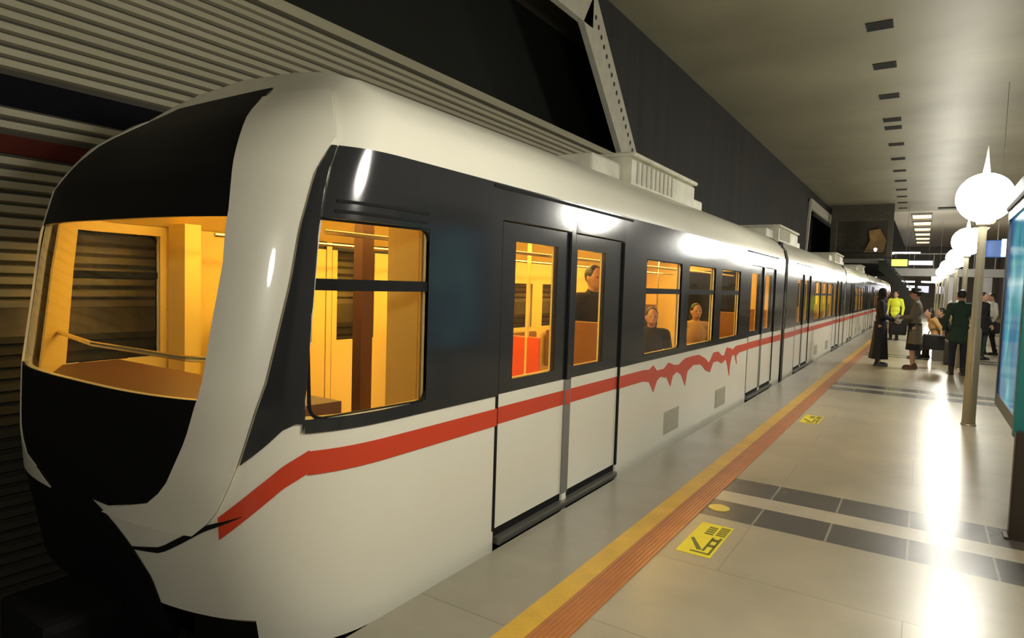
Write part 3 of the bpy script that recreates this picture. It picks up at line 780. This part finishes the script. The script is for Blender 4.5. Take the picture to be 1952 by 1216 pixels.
def person(loc, rz, label, s=1.0, top=None, legs=None, bottom='trousers', arms=None, seated=False, lean=0, hair='short', hairm=None, head_turn=0, shoes=None, vox=.012, stance=.1, step=0, group=None, longcoat=0, headdown=0, shin_skin=False):
    r = empty('person', loc, rz); tag(r, label, 'person', group)
    top = top or M['black_cloth']; legs = legs or M['navy']; hairm = hairm or M['hair']; shoes = shoes or M['shoe']
    hz = .93 if not seated else .575
    lv = Vector((0, math.sin(lean), math.cos(lean)))
    pel = Vector((0, 0, hz)); wst = pel+lv*.16; che = pel+lv*.38; shz = pel+lv*.50; nk = pel+lv*.57; hd = pel+lv*.70+Vector((0, .025+headdown*.06, -headdown*.02))
    if seated: ank = [(-.1, .47, .09), (.1, .47, .09)]; kn = [(-.1, .44, .52), (.1, .44, .52)]
    else: ank = [(-stance, -step, .09), (stance, step, .09)]; kn = [(-stance*.95, -step*.4+.03, .5), (stance*.95, step*.6+.03, .5)]
    hipj = [pel+Vector((-.095, 0, -.02)), pel+Vector((.095, 0, -.02))]
    shj = [shz+Vector((-.185, 0, 0)), shz+Vector((.185, 0, 0))]
    if arms is None: arms = [((-.25, -.02, hz+.22), (-.26, .08, hz-.02)), ((.25, -.02, hz+.22), (.26, .08, hz-.02))]
    # body
    bm = bmesh.new()
    ell(bm, hd+Vector((0, 0, .01)), (.074, .094, .112)); ell(bm, hd+Vector((0, .03, -.045)), (.055, .06, .06))
    cap(bm, hd+Vector((0, .088, .02)), hd+Vector((0, .108, -.018)), .011, .015, 8)
    ell(bm, hd+Vector((0, .088, -.055)), (.024, .012, .009), 8)
    for e in (-1, 1): ell(bm, hd+Vector((e*.076, -.005, 0)), (.01, .02, .032), 8)
    cap(bm, nk-Vector((0, 0, .03)), hd-Vector((0, .01, .07)), .055, .05)
    ell(bm, che, (.155, .1, .2)); ell(bm, wst, (.13, .09, .14)); ell(bm, pel, (.155, .105, .13)); cap(bm, shj[0]*.8+shz*.2, shj[1]*.8+shz*.2, .06)
    for i in (0, 1):
        cap(bm, hipj[i], kn[i], .082, .055); cap(bm, kn[i], ank[i], .054, .036); a = Vector(ank[i]); cap(bm, a-Vector((0, .03, .03)), a+Vector((0, .12, -.055)), .035, .028)
        e, wv = Vector(arms[i][0]), Vector(arms[i][1]); cap(bm, shj[i], e, .047, .038); cap(bm, e, wv, .036, .024)
        dd = (wv-e).normalized(); hand(bm, wv-dd*.01, dd, (0, .3, 1) if abs(dd.z) < .7 else ((-1 if i == 0 else 1), 0, .2), -1 if i == 0 else 1)
    remesh(new_obj('body', bm, M['skin'], r), vox*.85, 1)
    # top garment
    bm = bmesh.new(); ell(bm, che, (.175, .12, .215)); ell(bm, wst, (.16, .115, .17)); ell(bm, pel, (.17, .12, .14)); cap(bm, shj[0]*.85+shz*.15, shj[1]*.85+shz*.15, .072); cap(bm, nk-lv*.05, nk+lv*.0, .07, .06)
    for i in (0, 1):
        e, wv = Vector(arms[i][0]), Vector(arms[i][1]); cap(bm, shj[i], e, .062, .052); cap(bm, e, e+(wv-e)*.93, .05, .038)
    if longcoat and not seated:
        zb = hz-longcoat
        for k in range(19):
            t = k/18; ell(bm, (0, -.005, hz+.05-(hz+.05-zb)*t), (.17+.035*t, .125+.03*t, .09))
    remesh(new_obj('coat' if longcoat else 'top', bm, top, r), vox)
    # lower garment
    bm = bmesh.new()
    if bottom == 'trousers':
        ell(bm, pel, (.172, .118, .13))
        for i in (0, 1):
            cap(bm, hipj[i], kn[i], .094, .07); cap(bm, kn[i], Vector(ank[i])+Vector((0, 0, .0)), .066, .052)
        remesh(new_obj('trousers', bm, legs, r), vox)
    else:
        zb = .16 if bottom == 'dress' else .42; wide = .25 if bottom == 'dress' else .2
        n = 28; prof = []
        for k in range(9):
            t = k/8; prof.append((.165+(wide-.165)*t**1.3, hz+.08-(hz+.08-zb)*t))
        rings = []
        for rr, zz in prof:
            rings.append([bm.verts.new(((rr+.018*math.sin(7*2*PI*k/n)*(rr-.16)/.1)*math.cos(2*PI*k/n), .78*(rr+.018*math.sin(7*2*PI*k/n)*(rr-.16)/.1)*math.sin(2*PI*k/n), zz)) for k in range(n)])
        for a, b in zip(rings, rings[1:]):
            for k in range(n): bm.faces.new((a[k], a[(k+1) % n], b[(k+1) % n], b[k]))
        bm.faces.new(rings[0][::-1])
        solid(new_obj('skirt', bm, legs, r, True), .012)
    for i in (0, 1):
        a = Vector(ank[i]); bm = bmesh.new()
        if seated: a = a
        cap(bm, a+Vector((0, -.045, -.045)), a+Vector((0, .15, -.055)), .042, .036); cap(bm, a+Vector((0, -.02, .05 if not shin_skin else .0)), a+Vector((0, -.02, -.03)), .048, .045); box(bm, a.x-.045, a.x+.045, a.y-.09, a.y+.19, 0, .02)
        remesh(new_obj('shoe', bm, shoes, r), .009, 2)
    # hair / scarf
    bm = bmesh.new()
    ell(bm, hd+Vector((0, -.02, .035)), (.084, .095, .1))
    if hair == 'long': ell(bm, hd+Vector((0, -.06, -.06)), (.085, .06, .16))
    if hair == 'scarf':
        ell(bm, hd+Vector((0, -.02, .0)), (.095, .1, .13)); cap(bm, hd+Vector((0, -.02, -.08)), nk+Vector((0, 0, -.02)), .09, .12)
    if hair == 'bun': ell(bm, hd+Vector((0, -.12, .03)), (.045, .045, .045))
    if hair == 'hat':
        lathe(bm, [(.15, .05), (.15, .065), (.1, .07), (.095, .14), (.06, .155)], hd, 20)
    remesh(new_obj('scarf' if hair == 'scarf' else ('hat' if hair == 'hat' else 'hair'), bm, hairm, r), .011, 2)
    for e in (-1, 1):
        bm = bmesh.new(); ell(bm, hd+Vector((e*.03, .086, .012)), (.011, .008, .007), 8); new_obj('eye', bm, M['eye'], r, True)
    r.scale = (s, s, s)
    return r
PIY = PI/2
# two people talking in front of the train
person((-.80, 16.5, 0), -PIY*1.0, 'woman-like figure in long black dress and scarf standing near the yellow strip', 1.0, M['black_cloth'], M['black_cloth'], 'dress',
       [((-.26, .05, 1.12), (-.2, .27, 1.05)), ((.26, .05, 1.12), (.2, .27, 1.05))], hair='scarf', hairm=M['black_cloth'])['label'] = 'person in a long black dress and black scarf standing beside the yellow strip'
person((-.14, 16.4, 0), PIY*.95, 'person in a long grey-brown coat and dark hat, facing the one in black', 1.0, M['coat_brown'], M['black_cloth'], 'skirt',
       [((-.26, .06, 1.14), (-.14, .27, 1.12)), ((.26, .06, 1.14), (.14, .27, 1.12))], hair='hat', longcoat=.35, shoes=M['boot'], shin_skin=True)
person((.64, 15.9, 0), .15, 'person in a dark green coat seen from behind, half hidden by the nearest lamp pole', 1.0, M['coat_green'], M['navy'], 'trousers', longcoat=.2, hair='short')
person((-.86, 26.5, 0), PI*.9, 'person in a hi-vis yellow top seen between the two talking people', 1.0, M['hivis'], M['black_cloth'])
person((.33, 19.2, 0), PIY*1.2, 'person in a pinkish jumper sitting on the bench behind the coat wearer', .95, M['tan_cloth'], M['black_cloth'], seated=True, hair='long', lean=.3)
person((.52, 19.9, 0), PIY*1.2, 'person in dark clothes sitting on the bench, farther than the tan jacket', .95, M['black_cloth'], M['black_cloth'], seated=True, lean=.2)
person((.95, 27.0, 0), PI, 'person in a white top standing far back, left of the second lamp pole', 1.0, M['white_cloth'], M['navy'])
person((1.62, 22.5, 0), PI*.6, 'person in a white shirt and dark trousers right of the nearest lamp pole', 1.0, M['white_cloth'], M['black_cloth'], step=.1)
person((1.28, 20.5, 0), PI*1.3, 'person in dark clothes directly behind the nearest lamp pole', 1.0, M['black_cloth'], M['coat_green'], longcoat=.2)
for o in COL.objects:
    if o.get('label', '').startswith('person in a pinkish'): o['label'] = 'person in a tan jacket sitting on the bench behind the coat wearer'
# passengers seen through the windows (train floor is at .07)
def passenger(x, y, rz, label, **k): return person((x, y, .07), rz, label, **k)
passenger(-2.66, 7.05, -2.6, 'passenger with long dark hair and dark clothes in the nearest pane of the three-bay window', s=.93, top=M['black_cloth'], seated=True, hair='long', vox=.011)
passenger(-2.66, 8.75, -2.5, 'passenger in a tan jacket in the middle pane of the three-bay window', s=.95, top=M['tan_cloth'], seated=True, hair='long', vox=.011)
passenger(-2.58, 9.55, -2.6, 'passenger in pink in the far pane of the three-bay window', s=.86, top=M['pink_cloth'], seated=True, hair='short', vox=.011)
passenger(-2.62, 5.38, -PIY*1.3, 'passenger standing inside the first train door', s=.98, top=M['black_cloth'], legs=M['navy'], vox=.012)
passenger(-3.7, 2.75, PI*.7, 'passenger in black standing behind the first train window', s=1.0, top=M['black_cloth'], legs=M['black_cloth'], vox=.012)

# ------------------------------------------------------------------ things on the platform
# paper and bags
bm = bmesh.new(); box(bm, -.075, .075, -.002, .002, -.1, .1); p = new_obj('paper_sheet', bm, M['paper']); p.location = (-.46, 16.35, 1.08); p.rotation_euler = (.5, .6, .2)
tag(p, 'white sheet of paper held between the two talking people', 'paper')
def bag(loc, sz, m, label, name='handbag', cat='bag'):
    r = empty(name, loc); a, b, c = sz
    bm = bevel_box(-a/2, a/2, -b/2, b/2, 0, c, min(a, b)*.2, 3); new_obj('bag_body', bm, m, r, True)
    bm = bmesh.new(); tube(bm, [(-a*.25, 0, c*.97)]+[(-a*.25*math.cos(t*PI/6), 0, c+a*.3*math.sin(t*PI/6)) for t in range(1, 6)]+[(a*.25, 0, c*.97)], .012, 8); new_obj('handle', bm, M['bagm'], r, True)
    tag(r, label, cat); return r
bag((-.47, 16.55, .72), (.34, .16, .26), M['bagm'], 'black handbag hanging between the two talking people')
bag((.22, 16.9, .42), (.42, .22, .34), M['bagm'], 'black shoulder bag at the back of the coat wearer')
r = bag((.66, 18.1, 0), (.42, .26, .58), M['case'], 'dark suitcase standing on the floor beside the person in the green coat', 'suitcase', 'suitcase')
bag((.66, 18.1, .60), (.3, .2, .14), M['case_red'], 'small dark red bag on top of the suitcase')
bag((1.6, 22.25, .62), (.42, .2, .32), M['bagm'], 'black bag carried by the person in the white shirt')
# bench
b = empty('bench', (.42, 19.7, 0)); tag(b, 'grey metal platform bench under the sitting people', 'bench')
new_obj('seat', bevel_box(-.22, .22, -1.1, 1.1, .40, .44, .015, 2), M['bench'], b)
for yy in (-.8, .8): new_obj('leg', bx(-.18, .18, yy-.03, yy+.03, 0, .40), M['bench'], b)
# floor stickers
def sticker(cx, cy, label, rot=.0):
    r = empty('floor_sticker', (cx, cy, .001)); r.rotation_euler = (0, 0, rot)
    bm = bevel_box(-.105, .105, -.285, .285, -.001, .002, .0006, 1); new_obj('sheet', bm, M['sticker'], r)
    bm = bmesh.new()
    def bar(x0, x1, y0, y1): box(bm, x0, x1, y0, y1, .0015, .003)
    # two columns of dark lettering-like blocks, and an arrow bracket, as far as they can be made out
    for k in range(5): bar(.035, .095, .09+k*.035, .112+k*.035)
    for k in range(4): bar(-.035, .02, .08+k*.04, .105+k*.04)
    bar(.075, .09, -.23, .06); bar(.03, .045, -.2, .04); bar(-.03, .09, -.245, -.225)
    prism(bm, [(.0, -.2), (.03, -.19), (-.07, -.02), (-.085, -.04)], 'z', .0015, .003); bar(.04, .08, -.12, -.08); bar(.04, .08, -.02, .02)
    new_obj('print', bm, M['ink'], r); tag(r, label, 'floor sticker', 'yellow stickers on the platform floor'); return r
sticker(-1.085, 4.02, 'yellow floor sticker with dark print, the large one just before the first dark band')
sticker(-1.11, 8.7, 'small distant yellow floor sticker beside the terracotta strip')
bm = bmesh.new(); lathe(bm, [(.075, -.001), (.075, .004), (.07, .006)], (-1.175, 4.66, 0), 28)
tag(new_obj('floor_disc', bm, M['stud']), 'round yellow disc on the first dark floor band', 'floor marker')
# poster lightbox
lb = empty('poster_lightbox', (.9, 6.1, 0)); tag(lb, 'backlit blue poster case with teal end on a dark post at the right edge', 'poster case')
new_obj('case_frame', rel(bevel_box(.575, 1.25, 5.5, 6.8, .70, 2.34, .01, 1), lb), M['frame_dark'], lb)
new_obj('end_cover', rel(bevel_box(.556, 1.27, 5.44, 5.52, .66, 2.52, .01, 2), lb), M['teal'], lb)
new_obj('poster', rel(bx(.566, .576, 5.56, 6.72, .80, 2.26), lb), M['poster'], lb)
bm = bmesh.new()
box(bm, .556, .576, 5.52, 6.82, .70, .80); box(bm, .556, .576, 5.52, 6.82, 2.26, 2.36); box(bm, .556, .576, 6.72, 6.82, .80, 2.26)
new_obj('glazing_frame', rel(bm, lb), M['frame_dark'], lb)
new_obj('top_cover', rel(bevel_box(.54, 1.3, 5.4, 6.9, 2.34, 2.5, .03, 2), lb), M['brown_post'], lb)
for (x, y) in ((.605, 5.35), (1.22, 5.35), (1.22, 6.7)):
    bm = bmesh.new(); box(bm, x-.045, x+.045, y-.045, y+.045, 0, .72); bmesh.ops.bevel(bm, geom=bm.edges[:], offset=.008, segments=2, affect='EDGES'); box(bm, x-.07, x+.07, y-.07, y+.07, 0, .012); new_obj('post', rel(bm, lb), M['brown_post'], lb)
# hanging sign far right
hs = empty('hanging_sign', (1.9, 19.3, 2.6)); tag(hs, 'dark blue hanging sign with a bright cyan end, under the ceiling at the right', 'sign')
new_obj('sign_board', bevel_box(-.75, .55, -.05, .05, 0, .42, .02, 2), M['sign_blue'], hs)
new_obj('lit_end', bx(-.42, -.2, -.07, -.05, .02, .44), M['sign_cyan'], hs)
new_obj('side_panel', bx(-.78, -.75, -.3, .3, .0, .42), M['sign_cyan'], hs)
for x in (-.5, .3):
    bm = bmesh.new(); tube(bm, [(x, 0, .4), (x, 0, CZ-2.6)], .007, 8); new_obj('hanger', bm, M['ceiling'], hs)
# pillars
for i, (x, y, wd) in enumerate(((1.17, 42.1, .66), (2.65, 42.1, .6), (4.1, 42.1, .6), (5.4, 42.1, .6))):
    bm = bevel_box(-wd/2, wd/2, -wd/2, wd/2, 0, 2.72, .04, 2); o = new_obj('pillar', bm, M['pillar']); o.location = (x, y, 0)
    tag(o, ['leftmost grey pillar under the far footbridge, right beside the lamp row', 'second grey pillar from the left under the far footbridge', 'third grey pillar from the left under the far footbridge', 'rightmost grey pillar under the far footbridge, hidden by the poster case'][i], 'pillar', 'grey pillars under the footbridge')
# gallery over the tracks
g = empty('gallery', (-3.3, 42, 3.5)); tag(g, 'dark gallery over the track at the far end with a grey floor beam', 'gallery')
def grel(bm): return rel(bm, g)
new_obj('floor_beam', grel(bx(-5.0, -1.72, 41.7, 42.3, 3.42, 3.66)), M['beam'], g)
new_obj('back_wall', grel(bx(-5.0, -1.9, 44.6, 44.8, 3.6, CZ)), M['beam_dark'], g)
new_obj('corner_post', grel(bx(-1.98, -1.72, 41.8, 42.2, 3.66, CZ)), M['beam_dark'], g)
new_obj('corner_post', grel(bx(-4.9, -4.6, 41.8, 42.2, 3.66, CZ)), M['beam_dark'], g)
new_obj('header', grel(bx(-4.6, -1.98, 41.8, 42.2, 5.9, CZ)), M['beam_dark'], g)
bm = bmesh.new(); 
for z in (3.9, 4.15): tube(bm, [(-4.6, 41.8, z), (-1.98, 41.8, z)], .025, 8)
new_obj('railing', grel(bm), M['beam_dark'], g)
bm = bmesh.new(); prism(bm, [(-3.3, 4.2), (-2.3, 4.2), (-2.15, 4.9), (-2.5, 5.6), (-3.1, 5.5), (-3.0, 4.9)], 'y', 44.3, 44.5); tag(new_obj('wall_board', bm, M['brown_board']), 'brown board inside the dark gallery', 'board')
bm = bmesh.new(); ell(bm, (-2.58, 42.6, 4.24), (.09, .09, .11), 12); tag(new_obj('light_bulb', bm, M['bulb']), 'small bright bulb inside the dark gallery', 'light bulb')
struct('wall_back', bx(WX, -1.75, 43.2, 43.4, 2.7, 3.45), M['black_void'], label='dark portal over the track')
# stair from the gallery down to the platform
st = empty('staircase', (-1.5, 40.5, 0)); tag(st, 'dark staircase sloping down behind the waiting people', 'staircase')
bm = bmesh.new(); n = 14; pts = [(-2.2, 3.5)]
for k in range(n): pts += [(-2.0+k*.125, 3.5-k*.16), (-2.0+(k+1)*.125, 3.5-k*.16)]
pts += [(-.25, 1.26), (-.25, 0), (-1.2, 0), (-1.22, 1.95), (-2.05, 2.85), (-2.2, 2.95)]
prism(bm, pts, 'y', 40.0, 41.4); new_obj('flight', rel(bm, st), M['black_void'], st)
bm = bmesh.new(); tube(bm, [(-2.1, 40.05, 3.75), (-.3, 40.05, 1.6)], .03, 8); new_obj('handrail', rel(bm, st), M['frame_dark'], st)
# bridge beam across the platform with lit signs
br = empty('footbridge', (1.5, 42, 2.7)); tag(br, 'grey footbridge crossing over the platform at the far end', 'footbridge')
new_obj('beam', rel(bx(-1.72, 6.0, 41.6, 42.6, 2.72, 3.14), br), M['beam'], br)
bm = bmesh.new()
for x in range(9): tube(bm, [(-1.5+x*.9, 41.7, 3.14), (-1.5+x*.9, 41.7, 3.95)], .02, 6)
tube(bm, [(-1.6, 41.7, 3.95), (5.9, 41.7, 3.95)], .03, 6); new_obj('railing', rel(bm, br), M['beam'], br)
def sign(name, x0, x1, y, z0, z1, m, label, cat='sign'):
    r = empty(name, ((x0+x1)/2, y, z0)); new_obj('casing', rel(bevel_box(x0-.03, x1+.03, y, y+.12, z0-.03, z1+.03, .01, 1), r), M['frame_dark'], r)
    new_obj('lit_face', rel(bx(x0, x1, y-.01, y+.01, z0, z1), r), m, r); tag(r, label, cat); return r
sign('lit_sign', -1.68, -.92, 41.4, 3.25, 3.62, M['sign_green'], 'yellow-green lit sign on the far footbridge')
sign('lit_sign', -.86, .25, 41.4, 3.32, 3.55, M['sign_white'], 'long pale lit sign right of the yellow-green one')
# tubes
for i, (x0, x1, y, z) in enumerate(((-1.7, -.35, 42.4, 4.02), (-1.7, -.75, 60, 2.75), (-.3, .5, 60, 2.75), (.3, 1.2, 52, 2.95))):
    r = empty('fluorescent_light', ((x0+x1)/2, y, z)); new_obj('housing', bx(-(x1-x0)/2, (x1-x0)/2, -.06, .06, .05, .1), M['beam'], r)
    bm = bmesh.new(); tube(bm, [(-(x1-x0)/2, 0, 0), ((x1-x0)/2, 0, 0)], .06, 10); new_obj('tube', bm, M['tube'], r)
    bm = bmesh.new(); tube(bm, [(0, 0, .1), (0, 0, CZ-z)], .012, 6); new_obj('hanger', bm, M['beam'], r)
    tag(r, ['bright tube light above the far lit signs', 'left tube light beyond the footbridge', 'middle tube light beyond the footbridge', 'tube light beside the farthest lamps'][i], 'tube light', 'tube lights at the far end')
# glowing panels in place of the bright exit openings at the far end
for i, (x0, x1, z0, z1) in enumerate(((-2.0, -1.0, 1.9, 2.6), (-.7, .3, 2.0, 2.6), (1.0, 2.2, 1.9, 2.6))):
    sign('exit_panel', x0, x1, Y1-.14, z0+.0, z1+.1, M['tube'] if i == 0 else M['sign_white'], ['bright white panel at the hall end, left', 'bright pale panel at the hall end, centre', 'bright pale panel at the hall end, right'][i], 'exit opening')
# warm slatted ceiling lights beyond the last vents
w0 = None
for row, (xl) in enumerate((-.45, 3.15)):
    for k in range(6):
        if w0 is None:
            w0 = empty('ceiling_light', (0, 0, 0)); new_obj('diffuser', bx(-.5, .5, -1.3, 1.3, -.05, 0), M['warm_panel'], w0)
            bm = bmesh.new(); box(bm, -.56, .56, -1.5, -1.3, -.12, 0); box(bm, -.56, .56, 1.3, 1.5, -.12, 0); box(bm, -.56, -.5, -1.3, 1.3, -.12, 0); box(bm, .5, .56, -1.3, 1.3, -.12, 0); new_obj('frame', bm, M['beam'], w0); o = w0
        else: o = copy_tree(w0)
        o.location = (xl, 48.5+k*4.6, CZ)
        tag(o, 'warm square ceiling light, %s of the %s row at the far end' % (ORD[k], 'left' if row == 0 else 'right'), 'ceiling light', 'warm ceiling lights at the far end')
bm = bx(-.7, .7, -.25, .25, -.05, 0); o = new_obj('ceiling_vent', bm, M['vent']); o.location = (1.05, 44.6, CZ-.001); tag(o, 'wide dark ceiling slot right of the vent row, over the far lamps', 'ceiling vent')
